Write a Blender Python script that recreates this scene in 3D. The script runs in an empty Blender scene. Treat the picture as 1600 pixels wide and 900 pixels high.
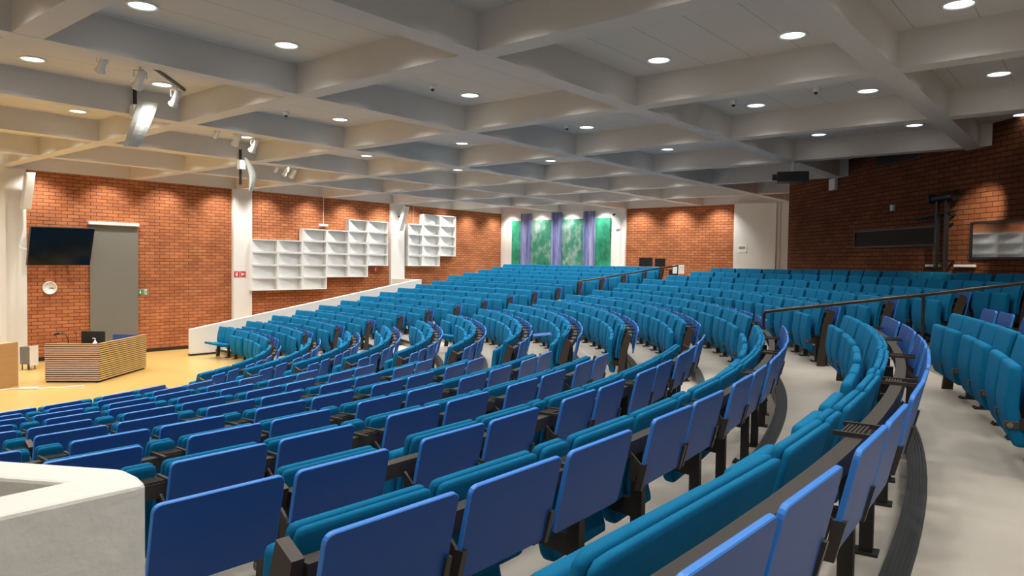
import bpy, bmesh, math, random
from mathutils import Vector, Matrix
random.seed(7)
D = bpy.data
COL = bpy.context.scene.collection
PI = math.pi

# ------------------------------------------------------------------ dimensions (metres, stage floor z = 0)
EYE = 2.755
SOFFIT = 4.942
CTOP = 5.337
CX, CY = -19.1407, 1.6132            # centre of the seating arcs
XW, YB = -21.44, 25.04               # left brick wall, back wall
WD = 13.6                            # right wall: x + y = WD
def Rk(k):
    r = 18.5 - .8864 * k + .001888 * k * k + (.1094 if k <= 0 else 0)
    return r - (.14 if k == -4 else 0)
def Zf(k):
    return EYE - .5886 - .1159 * k - .000285 * k * k + (.0683 if k <= 0 else 0) - .857 if k < 11 else 0.0
ORD = ['', 'first', 'second', 'third', 'fourth', 'fifth', 'sixth', 'seventh', 'eighth', 'ninth', 'tenth', 'eleventh',
       'twelfth', 'thirteenth', 'fourteenth', 'fifteenth', 'sixteenth', 'seventeenth', 'eighteenth', 'nineteenth',
       'twentieth', 'twenty-first', 'twenty-second', 'twenty-third', 'twenty-fourth', 'twenty-fifth', 'twenty-sixth']
def polar(r, a, z=0.0):
    return Vector((CX + r * math.cos(a), CY + r * math.sin(a), z))

# ------------------------------------------------------------------ camera
cd = D.cameras.new('camera'); cam = D.objects.new('camera', cd); COL.objects.link(cam)
cd.sensor_width = 36; cd.sensor_fit = 'HORIZONTAL'; cd.lens = 1128.78 / 1600 * 36
cd.clip_start = .05; cd.clip_end = 200
yaw, pitch, roll = math.radians(-39.6753), math.radians(-2.0423), math.radians(.8215)
fwd = Vector((math.sin(yaw) * math.cos(pitch), math.cos(yaw) * math.cos(pitch), math.sin(pitch)))
rt0 = Vector((math.cos(yaw), -math.sin(yaw), 0)); up0 = rt0.cross(fwd)
rt = math.cos(roll) * rt0 + math.sin(roll) * up0; up = -math.sin(roll) * rt0 + math.cos(roll) * up0
cam.matrix_world = Matrix(((rt.x, up.x, -fwd.x, 0), (rt.y, up.y, -fwd.y, 0), (rt.z, up.z, -fwd.z, EYE), (0, 0, 0, 1)))
bpy.context.scene.camera = cam
def pix(p):
    d = Vector(p) - Vector((0, 0, EYE)); w = d.dot(fwd)
    if w < .1: return None
    return 800 + 1128.78 * d.dot(rt) / w, 450 - 1128.78 * d.dot(up) / w, w

# ------------------------------------------------------------------ materials
def newmat(name):
    m = D.materials.new(name); m.use_nodes = True
    nt = m.node_tree; b = nt.nodes['Principled BSDF']
    return m, nt, b
def N(nt, t, **kw):
    n = nt.nodes.new(t)
    for k, v in kw.items(): setattr(n, k, v)
    return n
def paint(name, col, rough=.5, metal=0.0, var=.06, scale=6.0, bump=0.0, bscale=60.0, spec=.5, sheen=0.0):
    m, nt, b = newmat(name)
    tc = N(nt, 'ShaderNodeTexCoord'); no = N(nt, 'ShaderNodeTexNoise'); no.inputs['Scale'].default_value = scale
    no.inputs['Detail'].default_value = 4
    nt.links.new(tc.outputs['Object'], no.inputs['Vector'])
    mx = N(nt, 'ShaderNodeMix', data_type='RGBA')
    mx.inputs['A'].default_value = (*[c * (1 - var) for c in col], 1); mx.inputs['B'].default_value = (*[min(1, c * (1 + var)) for c in col], 1)
    nt.links.new(no.outputs['Fac'], mx.inputs['Factor']); nt.links.new(mx.outputs['Result'], b.inputs['Base Color'])
    b.inputs['Roughness'].default_value = rough; b.inputs['Metallic'].default_value = metal
    b.inputs['Specular IOR Level'].default_value = spec
    if sheen: b.inputs['Sheen Weight'].default_value = sheen
    if bump:
        n2 = N(nt, 'ShaderNodeTexNoise'); n2.inputs['Scale'].default_value = bscale; n2.inputs['Detail'].default_value = 5
        nt.links.new(tc.outputs['Object'], n2.inputs['Vector'])
        bp = N(nt, 'ShaderNodeBump'); bp.inputs['Strength'].default_value = bump; bp.inputs['Distance'].default_value = .01
        nt.links.new(n2.outputs['Fac'], bp.inputs['Height']); nt.links.new(bp.outputs['Normal'], b.inputs['Normal'])
    return m
def brick(name, ux, uy, tone=1.0):
    m, nt, b = newmat(name)
    tc = N(nt, 'ShaderNodeTexCoord'); sp = N(nt, 'ShaderNodeSeparateXYZ'); nt.links.new(tc.outputs['Object'], sp.inputs[0])
    a = N(nt, 'ShaderNodeMath', operation='MULTIPLY'); a.inputs[1].default_value = ux; nt.links.new(sp.outputs['X'], a.inputs[0])
    c = N(nt, 'ShaderNodeMath', operation='MULTIPLY_ADD'); c.inputs[1].default_value = uy; nt.links.new(sp.outputs['Y'], c.inputs[0]); nt.links.new(a.outputs[0], c.inputs[2])
    cb = N(nt, 'ShaderNodeCombineXYZ'); nt.links.new(c.outputs[0], cb.inputs['X']); nt.links.new(sp.outputs['Z'], cb.inputs['Y'])
    br = N(nt, 'ShaderNodeTexBrick'); br.offset = .5
    br.inputs['Scale'].default_value = 1; br.inputs['Brick Width'].default_value = .285; br.inputs['Row Height'].default_value = .094
    br.inputs['Mortar Size'].default_value = .0075; br.inputs['Mortar Smooth'].default_value = .15; br.inputs['Bias'].default_value = -.1
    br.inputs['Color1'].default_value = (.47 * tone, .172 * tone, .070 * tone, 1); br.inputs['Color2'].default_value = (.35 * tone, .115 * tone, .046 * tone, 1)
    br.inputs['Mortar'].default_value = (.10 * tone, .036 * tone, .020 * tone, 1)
    nt.links.new(cb.outputs[0], br.inputs['Vector'])
    no = N(nt, 'ShaderNodeTexNoise'); no.inputs['Scale'].default_value = 1.3; no.inputs['Detail'].default_value = 6
    nt.links.new(cb.outputs[0], no.inputs['Vector'])
    mr = N(nt, 'ShaderNodeMapRange'); mr.inputs['From Min'].default_value = .3; mr.inputs['From Max'].default_value = .7
    mr.inputs['To Min'].default_value = .82; mr.inputs['To Max'].default_value = 1.16; nt.links.new(no.outputs['Fac'], mr.inputs['Value'])
    vm = N(nt, 'ShaderNodeVectorMath', operation='SCALE'); nt.links.new(br.outputs['Color'], vm.inputs[0]); nt.links.new(mr.outputs[0], vm.inputs['Scale'])
    nt.links.new(vm.outputs[0], b.inputs['Base Color'])
    b.inputs['Roughness'].default_value = .85; b.inputs['Specular IOR Level'].default_value = .2
    bp = N(nt, 'ShaderNodeBump'); bp.inputs['Strength'].default_value = .6; bp.inputs['Distance'].default_value = .01; bp.invert = True
    nt.links.new(br.outputs['Fac'], bp.inputs['Height']); nt.links.new(bp.outputs['Normal'], b.inputs['Normal'])
    return m
def emit(name, col, s):
    m, nt, b = newmat(name)
    b.inputs['Base Color'].default_value = (.8, .8, .8, 1); b.inputs['Emission Color'].default_value = (*col, 1); b.inputs['Emission Strength'].default_value = s
    tc = N(nt, 'ShaderNodeTexCoord'); no = N(nt, 'ShaderNodeTexVoronoi'); no.inputs['Scale'].default_value = 40
    nt.links.new(tc.outputs['Object'], no.inputs['Vector'])
    mr = N(nt, 'ShaderNodeMapRange'); mr.inputs['From Max'].default_value = .6; mr.inputs['To Min'].default_value = s * 1.15; mr.inputs['To Max'].default_value = s * .75
    nt.links.new(no.outputs['Distance'], mr.inputs['Value']); nt.links.new(mr.outputs[0], b.inputs['Emission Strength'])
    return m
def wood(name, c1, c2, axis='Z', sc=1.0, rough=.45):
    m, nt, b = newmat(name)
    tc = N(nt, 'ShaderNodeTexCoord'); mp = N(nt, 'ShaderNodeMapping'); nt.links.new(tc.outputs['Object'], mp.inputs['Vector'])
    mp.inputs['Scale'].default_value = {'Z': (1.5 * sc, 1.5 * sc, 22 * sc), 'X': (22 * sc, 2 * sc, 2 * sc)}[axis]
    no = N(nt, 'ShaderNodeTexNoise'); no.inputs['Scale'].default_value = 2; no.inputs['Detail'].default_value = 6; nt.links.new(mp.outputs[0], no.inputs['Vector'])
    mx = N(nt, 'ShaderNodeMix', data_type='RGBA'); mx.inputs['A'].default_value = (*c1, 1); mx.inputs['B'].default_value = (*c2, 1)
    nt.links.new(no.outputs['Fac'], mx.inputs['Factor']); nt.links.new(mx.outputs['Result'], b.inputs['Base Color']); b.inputs['Roughness'].default_value = rough
    return m
def ceiling_mat():
    m, nt, b = newmat('ceiling_boards')
    tc = N(nt, 'ShaderNodeTexCoord'); sp = N(nt, 'ShaderNodeSeparateXYZ'); nt.links.new(tc.outputs['Object'], sp.inputs[0])
    a = N(nt, 'ShaderNodeMath', operation='MULTIPLY_ADD'); a.inputs[1].default_value = 1 / .597; a.inputs[2].default_value = 41.9; nt.links.new(sp.outputs['X'], a.inputs[0])
    f = N(nt, 'ShaderNodeMath', operation='FRACT'); nt.links.new(a.outputs[0], f.inputs[0])
    g = N(nt, 'ShaderNodeMath', operation='LESS_THAN'); g.inputs[1].default_value = .016; nt.links.new(f.outputs[0], g.inputs[0])
    mx = N(nt, 'ShaderNodeMix', data_type='RGBA'); mx.inputs['A'].default_value = (.66, .63, .58, 1); mx.inputs['B'].default_value = (.40, .38, .35, 1)
    nt.links.new(g.outputs[0], mx.inputs['Factor']); nt.links.new(mx.outputs['Result'], b.inputs['Base Color']); b.inputs['Roughness'].default_value = .9
    return m
def art(name, c1, c2, c3, sx, sz, seed):
    m, nt, b = newmat(name)
    tc = N(nt, 'ShaderNodeTexCoord'); mp = N(nt, 'ShaderNodeMapping'); nt.links.new(tc.outputs['Object'], mp.inputs['Vector'])
    mp.inputs['Scale'].default_value = (sx, 1, sz); mp.inputs['Location'].default_value = (seed * 3.7, seed, seed * 1.9)
    n1 = N(nt, 'ShaderNodeTexNoise'); n1.inputs['Scale'].default_value = .9; n1.inputs['Detail'].default_value = 8; n1.inputs['Roughness'].default_value = .75; nt.links.new(mp.outputs[0], n1.inputs['Vector'])
    n2 = N(nt, 'ShaderNodeTexNoise'); n2.inputs['Scale'].default_value = 7; n2.inputs['Detail'].default_value = 6; nt.links.new(mp.outputs[0], n2.inputs['Vector'])
    r = N(nt, 'ShaderNodeValToRGB'); e = r.color_ramp.elements
    e[0].position = .36; e[0].color = (*c1, 1); e[1].position = .66; e[1].color = (*c3, 1)
    k = e.new(.50); k.color = (*c2, 1)
    ad = N(nt, 'ShaderNodeMath', operation='MULTIPLY_ADD'); ad.inputs[1].default_value = .35; nt.links.new(n2.outputs['Fac'], ad.inputs[0])
    sb = N(nt, 'ShaderNodeMath', operation='SUBTRACT'); sb.inputs[1].default_value = .175; nt.links.new(n1.outputs['Fac'], sb.inputs[0]); nt.links.new(sb.outputs[0], ad.inputs[2])
    nt.links.new(ad.outputs[0], r.inputs['Fac']); nt.links.new(r.outputs['Color'], b.inputs['Base Color']); b.inputs['Roughness'].default_value = .8
    return m

M = {}
M['fabric'] = paint('teal_fabric', (.005, .140, .285), .9, var=.12, scale=30, bump=.2, bscale=900, spec=.12)
M['blue'] = paint('blue_laminate', (.002, .058, .260), .48, var=.05, scale=3, bump=.05, bscale=500, spec=.6)
M['blue_edge'] = paint('blue_edge', (.035, .20, .62), .35, var=.04)
M['steel'] = paint('brown_steel', (.050, .041, .033), .42, metal=.25, var=.1)
M['dark_steel'] = paint('dark_steel', (.022, .018, .015), .45, metal=.2, var=.1)
M['bright_steel'] = paint('worn_steel', (.22, .20, .17), .35, metal=.8, var=.1)
M['rail_steel'] = paint('handrail_steel', (.060, .050, .040), .28, metal=.85, var=.08)
M['panel_brown'] = wood('end_panel_brown', (.034, .022, .015), (.050, .032, .021), 'X', .6, .5)
M['white'] = paint('white_paint', (.76, .74, .69), .7, var=.02, scale=2)
M['white_gloss'] = paint('white_enamel', (.80, .80, .77), .35, var=.02)
M['speaker_white'] = paint('speaker_white', (.52, .53, .49), .45, var=.02)
M['concrete'] = paint('white_painted_concrete', (.72, .70, .64), .8, var=.05, scale=5, bump=.55, bscale=16)
M['beam'] = paint('painted_beam', (.68, .64, .59), .85, var=.03, scale=3, bump=.1, bscale=40)
M['ceil'] = ceiling_mat()
M['carpet'] = paint('beige_carpet', (.40, .362, .31), .95, var=.10, scale=2.2, bump=.35, bscale=260, spec=.1)
M['riser'] = paint('riser_carpet', (.36, .33, .29), .95, var=.10, scale=3, bump=.3, bscale=200, spec=.1)
M['stage'] = paint('ochre_linoleum', (.46, .295, .092), .32, var=.07, scale=1.2)
M['black'] = paint('black_plastic', (.010, .010, .011), .4, var=.1)
M['rubber'] = paint('ribbed_rubber', (.020, .021, .021), .6, var=.1)
M['screen'] = paint('screen_glass', (.004, .004, .005), .12, var=.05)
M['grey'] = paint('grey_blind', (.165, .160, .135), .85, var=.04, scale=30)
M['red'] = paint('sign_red', (.58, .045, .030), .5, var=.03)
M['green'] = paint('sign_green', (.02, .22, .09), .5, var=.03)
M['sign_white'] = paint('sign_white', (.82, .82, .78), .5, var=.02)
M['slat'] = wood('slat_wood', (.48, .32, .24), (.62, .44, .34), 'Z', .5)  # lectern front: pinkish tint paints the light falling on it
M['slat_gold'] = wood('slat_wood_gold', (.50, .32, .11), (.66, .44, .17), 'Z', .5)  # same wood on the side, golden light painted into its colour
M['slat_dark'] = paint('slat_shadow', (.035, .020, .010), .8)
M['oak'] = wood('oak_veneer', (.36, .20, .075), (.48, .28, .12), 'Z', .6)
M['blue_cloth'] = paint('blue_panel', (.02, .06, .26), .6)
M['brick_l'] = brick('brick_left', 0, 1)
M['brick_b'] = brick('brick_back', 1, 0)
M['brick_r'] = brick('brick_right', .7071, -.7071, .40)  # same brick darkened, the shade on the right wall painted in
M['lamp'] = emit('downlight_glow', (.93, .97, 1.0), 5.5)
M['lamp_dim'] = emit('spot_glow', (1, .95, .85), 2.0)
def glass_mat():
    m, nt, b = newmat('booth_glass')
    b.inputs['Base Color'].default_value = (.012, .014, .012, 1); b.inputs['Roughness'].default_value = .03
    b.inputs['Specular IOR Level'].default_value = 1.0; b.inputs['IOR'].default_value = 1.9
    g = N(nt, 'ShaderNodeTexNoise'); g.inputs['Scale'].default_value = 2
    mr = N(nt, 'ShaderNodeMapRange'); mr.inputs['To Min'].default_value = .02; mr.inputs['To Max'].default_value = .05
    nt.links.new(g.outputs['Fac'], mr.inputs['Value']); nt.links.new(mr.outputs[0], b.inputs['Roughness'])
    return m
M['glass'] = glass_mat()
M['glass_dark'] = paint('dark_glass', (.010, .011, .009), .3, var=.05, spec=.06)

# ------------------------------------------------------------------ mesh builder
class MB:
    def __init__(s): s.v = []; s.f = []; s.m = []; s.sm = []
    def add(s, vs, fs, mi=0, smooth=False):
        o = len(s.v); s.v += [tuple(v) for v in vs]
        for f in fs: s.f.append([i + o for i in f]); s.m.append(mi); s.sm.append(smooth)
    def hexa(s, p, mi=0):      # 8 points: bottom ring then top ring
        s.add(p, [(3, 2, 1, 0), (4, 5, 6, 7), (0, 1, 5, 4), (1, 2, 6, 5), (2, 3, 7, 6), (3, 0, 4, 7)], mi)
    def box(s, x0, x1, y0, y1, z0, z1, mi=0, c=0.0):
        if not c:
            s.hexa([(x0, y0, z0), (x1, y0, z0), (x1, y1, z0), (x0, y1, z0), (x0, y0, z1), (x1, y0, z1), (x1, y1, z1), (x0, y1, z1)], mi); return
        bm = bmesh.new(); bmesh.ops.create_cube(bm, size=1)
        for v in bm.verts: v.co = Vector(((x0 + x1) / 2 + v.co.x * (x1 - x0), (y0 + y1) / 2 + v.co.y * (y1 - y0), (z0 + z1) / 2 + v.co.z * (z1 - z0)))
        bmesh.ops.bevel(bm, geom=list(bm.edges), offset=c, segments=2, affect='EDGES', profile=.5)
        bm.verts.index_update(); s.add([v.co for v in bm.verts], [[v.index for v in f.verts] for f in bm.faces], mi); bm.free()
    def prism(s, poly, z0, z1, mi=0, ax='Z', mi_side=None):   # poly in the plane normal to ax
        n = len(poly)
        def P(a, b, c): return {'Z': (a, b, c), 'Y': (a, c, b), 'X': (c, a, b)}[ax]
        vs = [P(a, b, z0) for a, b in poly] + [P(a, b, z1) for a, b in poly]
        s.add(vs, [tuple(range(n))[::-1], tuple(range(n, 2 * n))], mi)
        o = len(s.v) - 2 * n
        for i in range(n):
            j = (i + 1) % n; s.f.append([o + i, o + j, o + n + j, o + n + i]); s.m.append(mi if mi_side is None else mi_side); s.sm.append(False)
    def tube(s, pts, r, seg=10, mi=0, caps=True, r2=None):
        pts = [Vector(p) for p in pts]; rings = []; n = len(pts); prev = None
        for i, p in enumerate(pts):
            t = (pts[min(i + 1, n - 1)] - pts[max(i - 1, 0)]).normalized()
            if prev is None:
                a = t.cross(Vector((0, 0, 1)) if abs(t.z) < .9 else Vector((1, 0, 0))).normalized()
            else: a = (prev - t * prev.dot(t)).normalized()
            prev = a; b = t.cross(a); rr = r if r2 is None else r + (r2 - r) * i / (n - 1)
            rings.append([p + (a * math.cos(2 * PI * k / seg) + b * math.sin(2 * PI * k / seg)) * rr for k in range(seg)])
        vs = [v for q in rings for v in q]; fs = []
        for i in range(n - 1):
            for k in range(seg):
                fs.append((i * seg + k, i * seg + (k + 1) % seg, (i + 1) * seg + (k + 1) % seg, (i + 1) * seg + k))
        s.add(vs, fs, mi, True)
        if caps: s.add(rings[0], [tuple(range(seg))[::-1]], mi); s.add(rings[-1], [tuple(range(seg))], mi)
    def lathe(s, prof, c, axis, seg=20, mi=0):     # prof: (radius, height along axis)
        ax = Vector(axis).normalized(); a = ax.cross(Vector((0, 0, 1)) if abs(ax.z) < .9 else Vector((1, 0, 0))).normalized(); b = ax.cross(a); c = Vector(c)
        vs = [c + ax * h + (a * math.cos(2 * PI * k / seg) + b * math.sin(2 * PI * k / seg)) * max(r, 1e-4) for r, h in prof for k in range(seg)]
        fs = [(i * seg + k, i * seg + (k + 1) % seg, (i + 1) * seg + (k + 1) % seg, (i + 1) * seg + k) for i in range(len(prof) - 1) for k in range(seg)]
        s.add(vs, fs, mi, True)
    def arc(s, r0, r1, a0, a1, z0, z1, mi=0, n=None, a0b=None, a1b=None):   # arc-shaped bar about the seating centre
        n = n or max(2, int(abs(a1 - a0) * r1 / .35)); a0b = a0 if a0b is None else a0b; a1b = a1 if a1b is None else a1b
        vs = []
        for i in range(n + 1):
            t = i / n; a = a0 + (a1 - a0) * t; b = a0b + (a1b - a0b) * t
            vs += [polar(r0, a, z0), polar(r1, b, z0), polar(r1, b, z1), polar(r0, a, z1)]
        fs = [(0, 1, 2, 3), (4 * n + 3, 4 * n + 2, 4 * n + 1, 4 * n)]
        for i in range(n):
            o = 4 * i
            for q in range(4): fs.append((o + q, o + 4 + q, o + 4 + (q + 1) % 4, o + (q + 1) % 4))
        s.add(vs, fs, mi)
    def mesh(s, name, mats):
        me = D.meshes.new(name); me.from_pydata(s.v, [], s.f)
        for m in (mats if isinstance(mats, (list, tuple)) else [mats]): me.materials.append(M[m] if isinstance(m, str) else m)
        me.polygons.foreach_set('material_index', s.m); me.polygons.foreach_set('use_smooth', s.sm)
        bm = bmesh.new(); bm.from_mesh(me); bmesh.ops.recalc_face_normals(bm, faces=bm.faces); bm.to_mesh(me); bm.free()
        me.update(); return me
    def obj(s, name, mats, parent=None):
        o = D.objects.new(name, s.mesh(name, mats)); COL.objects.link(o)
        if parent is not None: o.parent = parent
        return o
def tag(o, label=None, cat=None, group=None, kind=None):
    if label: o['label'] = label
    if cat: o['category'] = cat
    if group: o['group'] = group
    if kind: o['kind'] = kind
    return o
def thing(name, label, cat, loc=(0, 0, 0), rz=0.0, group=None):
    o = D.objects.new(name, None); COL.objects.link(o); o.location = loc; o.rotation_euler = (0, 0, rz); o.empty_display_size = .1
    return tag(o, label, cat, group)
def struct(name, mb, mats): return tag(mb.obj(name, mats), kind='structure')
def link_copy(o, parent=None):
    c = o.copy(); COL.objects.link(c)
    if parent is not None: c.parent = parent
    return c
def copy_tree(o, parent=None):
    c = link_copy(o, parent)
    for ch in KIDS.get(o.name, []): copy_tree(ch, c)
    return c
KIDS = {}
def kid(o):
    if o.parent: KIDS.setdefault(o.parent.name, []).append(o)
    return o

# ------------------------------------------------------------------ the room
GX = [-5.143 + 3.257 * m for m in range(-5, 4)]      # left edge of each coffer
GY = [8.835 + 3.237 * n for n in range(-4, 6)]       # far edge of each coffer
b = MB(); b.box(XW - .3, 6.0, -6.0, YB + .3, CTOP, CTOP + .1); struct('ceiling', b, 'ceil')
for x in GX:
    b = MB(); b.box(x - .272, x, -6.0, YB - .02 if x < -6 else min(YB, WD - x + .3), SOFFIT, CTOP, 0); struct('ceiling_beam', b, 'beam')
for y in GY:
    b = MB(); b.box(GX[0], min(6.0, WD - y + .3) if y < 20.6 else -6.7, y, y + .284, SOFFIT + .002, CTOP, 0); struct('ceiling_beam', b, 'beam')
b = MB(); b.box(XW - .25, XW, 3.0, YB + .25, -.02, SOFFIT); struct('wall_left', b, 'brick_l')
b = MB(); b.box(-15.2, -8.3, YB, YB + .25, .0, SOFFIT); struct('wall_back', b, 'brick_b')
b = MB(); b.box(XW, -14.95, YB - .03, YB + .2, .0, SOFFIT); struct('wall_back_white', b, 'white')
b = MB(); b.box(-10.42, -8.92, YB - .14, YB, .0, SOFFIT); b.box(-8.92, -8.80, YB - .08, YB, 0, SOFFIT); struct('column_back', b, 'white')
b = MB(); b.box(-8.80, -7.4, YB - .05, YB, .0, SOFFIT); struct('wall_recess', b, 'white')
b = MB(); w0, w1 = Vector((-7.05, 20.65)), Vector((3.0, 10.6)); n = Vector((.7071, .7071)) * .3
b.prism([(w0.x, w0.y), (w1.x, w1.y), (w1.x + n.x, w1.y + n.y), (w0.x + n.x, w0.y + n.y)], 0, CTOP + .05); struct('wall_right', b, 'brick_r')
b = MB(); b.box(-7.1, -6.6, 20.9, YB, 0, CTOP); struct('wall_booth_side', b, 'brick_l')
# white columns on the left wall
b = MB(); b.box(XW, XW + .12, 11.93, 12.57, 0, SOFFIT); struct('column_left', b, 'white')
b = MB(); b.box(XW, XW + .12, 18.40, 19.10, 0, SOFFIT); struct('column_middle', b, 'white')
b = MB(); b.box(XW, XW + .14, 5.0, 6.28, 0, SOFFIT); struct('column_stage', b, 'white')
b = MB(); b.box(XW, XW + .75, 3.0, 5.66, 0, SOFFIT); struct('wall_stage_end', b, 'white')
b = MB(); b.box(XW, XW + .02, 6.28, 11.93, 0, .10); struct('baseboard_left', b, 'dark_steel')
# floors
b = MB(); b.box(XW - .2, -4.0, -9.0, 22.0, -.1, 0); struct('floor', b, 'stage')
def xlim(k): return -19.72 if k >= 2 else XW
for k in range(10, -5, -1):
    ri = Rk(k + 1) - .08; ro = (Rk(k) - .08) if k > -4 else 34.0
    z = Zf(k); zb = Zf(k + 1) - .03
    a0 = math.radians(-13); n = 90
    def aend(r): return math.acos(max(-1, (xlim(k) - CX) / r))
    b = MB()
    if k > -4:
        b.arc(ri, ro, a0, aend(ri), zb, z, 0, n, a0, aend(ro))
    else:
        poly = [tuple(polar(ri, a0 + (aend(ri) - a0) * i / n)[:2]) for i in range(n + 1)]
        poly += [(XW, YB), (6.0, YB), (6.0, CY + math.sin(a0) * ri)]
        b.prism(poly, z - .1, z)
    struct('floor_tier', b, 'carpet')
    t = MB(); a1 = aend(ri)
    t.arc(ri - .012, ri + .095, a0, a1, z - .03, z + .008, 0, 110)
    for q in range(5): t.arc(ri + .002 + q * .018, ri + .010 + q * .018, a0, a1, z + .008, z + .013, 0, 110)
    struct('trim_step', t, 'rubber')
# sloping white side wall along the left seat block
b = MB()
def zr(y): return .745 + .1522 * (y - 9.8)
b.prism([(9.8, 0), (18.46, 0), (18.46, zr(18.46)), (9.8, zr(9.8))], -19.93, -19.80, 0, 'X')
b.box(XW, -19.80, 18.46, 18.58, 0, zr(18.46)); struct('wall_parapet', b, 'white')
b = MB(); b.box(-19.80, -19.785, 9.8, 10.6, 0, .05); b.box(-19.93, -19.80, 9.785, 9.80, 0, .05); struct('trim_parapet', b, 'dark_steel')
# concrete parapet round the stair opening beside the camera
b = MB()
dx, dy = -.866, -.5
poly = [(-2.151, -3.0), (-2.151, .915), (-2.165, .935), (-2.246, .949), (-2.350, .950), (-2.372, .944), (-2.372 + dx * 2.6, .944 + dy * 2.6),
        (-2.372 + dx * 2.6 + .075, .944 + dy * 2.6 - .13), (-2.343, .780), (-2.336, .60), (-2.336, -3.0)]
b.prism(poly, .9, 2.092); bmp = b.obj('wall_stair_parapet', 'concrete'); tag(bmp, kind='structure')
bv = bmp.modifiers.new('soft', 'BEVEL'); bv.width = .012; bv.segments = 2; bv.limit_method = 'ANGLE'

# ------------------------------------------------------------------ auditorium seats
# local frame of a seat: x along the row, y outwards (away from the stage), z up, y = 0 at the top of the writing tablets
PW = .54
def pillow(w, prof_f, prof_b, rc=.035, nx=6):
    """upholstered slab between two (y, z) profiles from bottom to top"""
    m = MB(); n = len(prof_f); us = [-1, -.978, -.93, -.4, 0, .4, .93, .978, 1]
    def hw(i):
        t = min(i, n - 1 - i); return w / 2 - (rc * .55 if t == 0 else rc * .16 if t == 1 else 0)
    def th(i, u):
        e = 1.0
        if i in (0, n - 1): e *= .50
        elif i in (1, n - 2): e *= .90
        au = abs(u); e *= .5 if au > .99 else .90 if au > .95 else 1
        return e
    F = []; Bk = []
    for i in range(n):
        yf, z = prof_f[i]; yb, zb = prof_b[i]
        for u in us:
            e = th(i, u); ym = (yf + yb) / 2; h = (yf - yb) / 2
            F.append((hw(i) * u, ym + h * e, z)); Bk.append((hw(i) * u, ym - h * e, zb))
    c = len(us); fs = []
    for i in range(n - 1):
        for j in range(c - 1):
            fs.append((i * c + j, i * c + j + 1, (i + 1) * c + j + 1, (i + 1) * c + j))
    off = len(F)
    fb = [tuple(q + off for q in f[::-1]) for f in fs]
    rim = []
    loop = [j for j in range(c)] + [i * c + c - 1 for i in range(1, n)] + [(n - 1) * c + j for j in range(c - 2, -1, -1)] + [i * c for i in range(n - 2, 0, -1)]
    for q in range(len(loop)):
        p, r = loop[q], loop[(q + 1) % len(loop)]; rim.append((p, p + off, r + off, r))
    m.add(F + Bk, fs + fb + rim, 0, True); return m
def prof(pts, n=11):
    zs = [z for y, z in pts]; out = []
    lo, hi = zs[0], zs[-1]; ts = [0, .018, .06] + [.06 + .88 * i / (n - 5) for i in range(1, n - 5)] + [.94, .982, 1]
    for t in ts:
        z = lo + (hi - lo) * t
        for (ya, za), (yb, zb) in zip(pts, pts[1:]):
            if za <= z <= zb + 1e-9: out.append((ya + (yb - ya) * (z - za) / (zb - za), z)); break
    return out
BF = [(-.350, .40), (-.357, .50), (-.330, .65), (-.284, .83)]
def shift(p, d, dz=0): return [(y + d, z + dz) for y, z in p]
def backrest_mb(w):
    m = pillow(w, prof(BF), prof(shift(BF, .037)))
    k = pillow(w - .004, prof(shift(BF, .037, -.006)), prof(shift(BF, .066, -.006)))
    m.add(k.v, k.f, 0, True); return m
CF = [(-.425, .19), (-.455, .27), (-.482, .42), (-.470, .55), (-.455, .685)]
CB = [(-.352, .19), (-.375, .27), (-.405, .42), (-.400, .55), (-.395, .685)]
def cushion_mb(w, down=False):
    m = pillow(w, prof(CF), prof(CB))
    if down:      # swung down about the pivot
        py, pz = -.40, .36
        c, s = math.cos(math.radians(82)), math.sin(math.radians(82))
        m.v = [(x, py + (y - py) * c - (z - pz) * s, pz + .04 + (y - py) * s + (z - pz) * c) for x, y, z in m.v]
    return m
def rrect(w, h, r, n=4):
    out = []
    for cx, cz, a0 in ((w / 2 - r, h / 2 - r, 0), (-w / 2 + r, h / 2 - r, 90), (-w / 2 + r, -h / 2 + r, 180), (w / 2 - r, -h / 2 + r, 270)):
        for i in range(n + 1):
            a = math.radians(a0 + 90 * i / n); out.append((cx + r * math.cos(a), cz + r * math.sin(a)))
    return out
TW = .468
def tablet_mb(w=TW, raised=False):
    m = MB(); h = .335; t = .019; o = rrect(w, h, .028); i2 = rrect(w - .006, h - .006, .026)
    n = len(o); lay = [[(x, -t / 2, z) for x, z in i2], [(x, -t / 2 + .003, z) for x, z in o], [(x, t / 2 - .003, z) for x, z in o], [(x, t / 2, z) for x, z in i2]]
    vs = [v for l in lay for v in l]
    m.add(vs, [tuple(range(n))], 0); m.add(lay[3], [tuple(range(n))[::-1]], 0)
    fs = []
    for q in range(3):
        for i in range(n):
            j = (i + 1) % n; fs.append((q * n + i, q * n + j, (q + 1) * n + j, (q + 1) * n + i))
    m.add(vs, fs, 1)
    ang = math.radians(-12.5) if not raised else math.radians(96)
    c, s = math.cos(ang), math.sin(ang)
    pivz, pivy = .53 + .165, -.035
    if raised: pivz, pivy = .74, .19
    m.v = [(x, pivy + y * c - z * s, pivz + y * s + z * c) for x, y, z in m.v]
    return m
def hinge_mb(sx, w=TW):
    m = MB(); x = sx * (w / 2 - .008)
    m.hexa([(x - .011, -.085, .52), (x + .011, -.085, .52), (x + .011, -.055, .52), (x - .011, -.055, .52),
            (x - .011, -.062, .645), (x + .011, -.062, .645), (x + .011, -.024, .645), (x - .011, -.024, .645)])
    m.hexa([(x - .006, -.115, .56), (x + .006, -.115, .56), (x + .006, -.085, .56), (x - .006, -.085, .56),
            (x - .006, -.110, .69), (x + .006, -.110, .69), (x + .006, -.062, .645), (x - .006, -.062, .645)])
    return m
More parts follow.
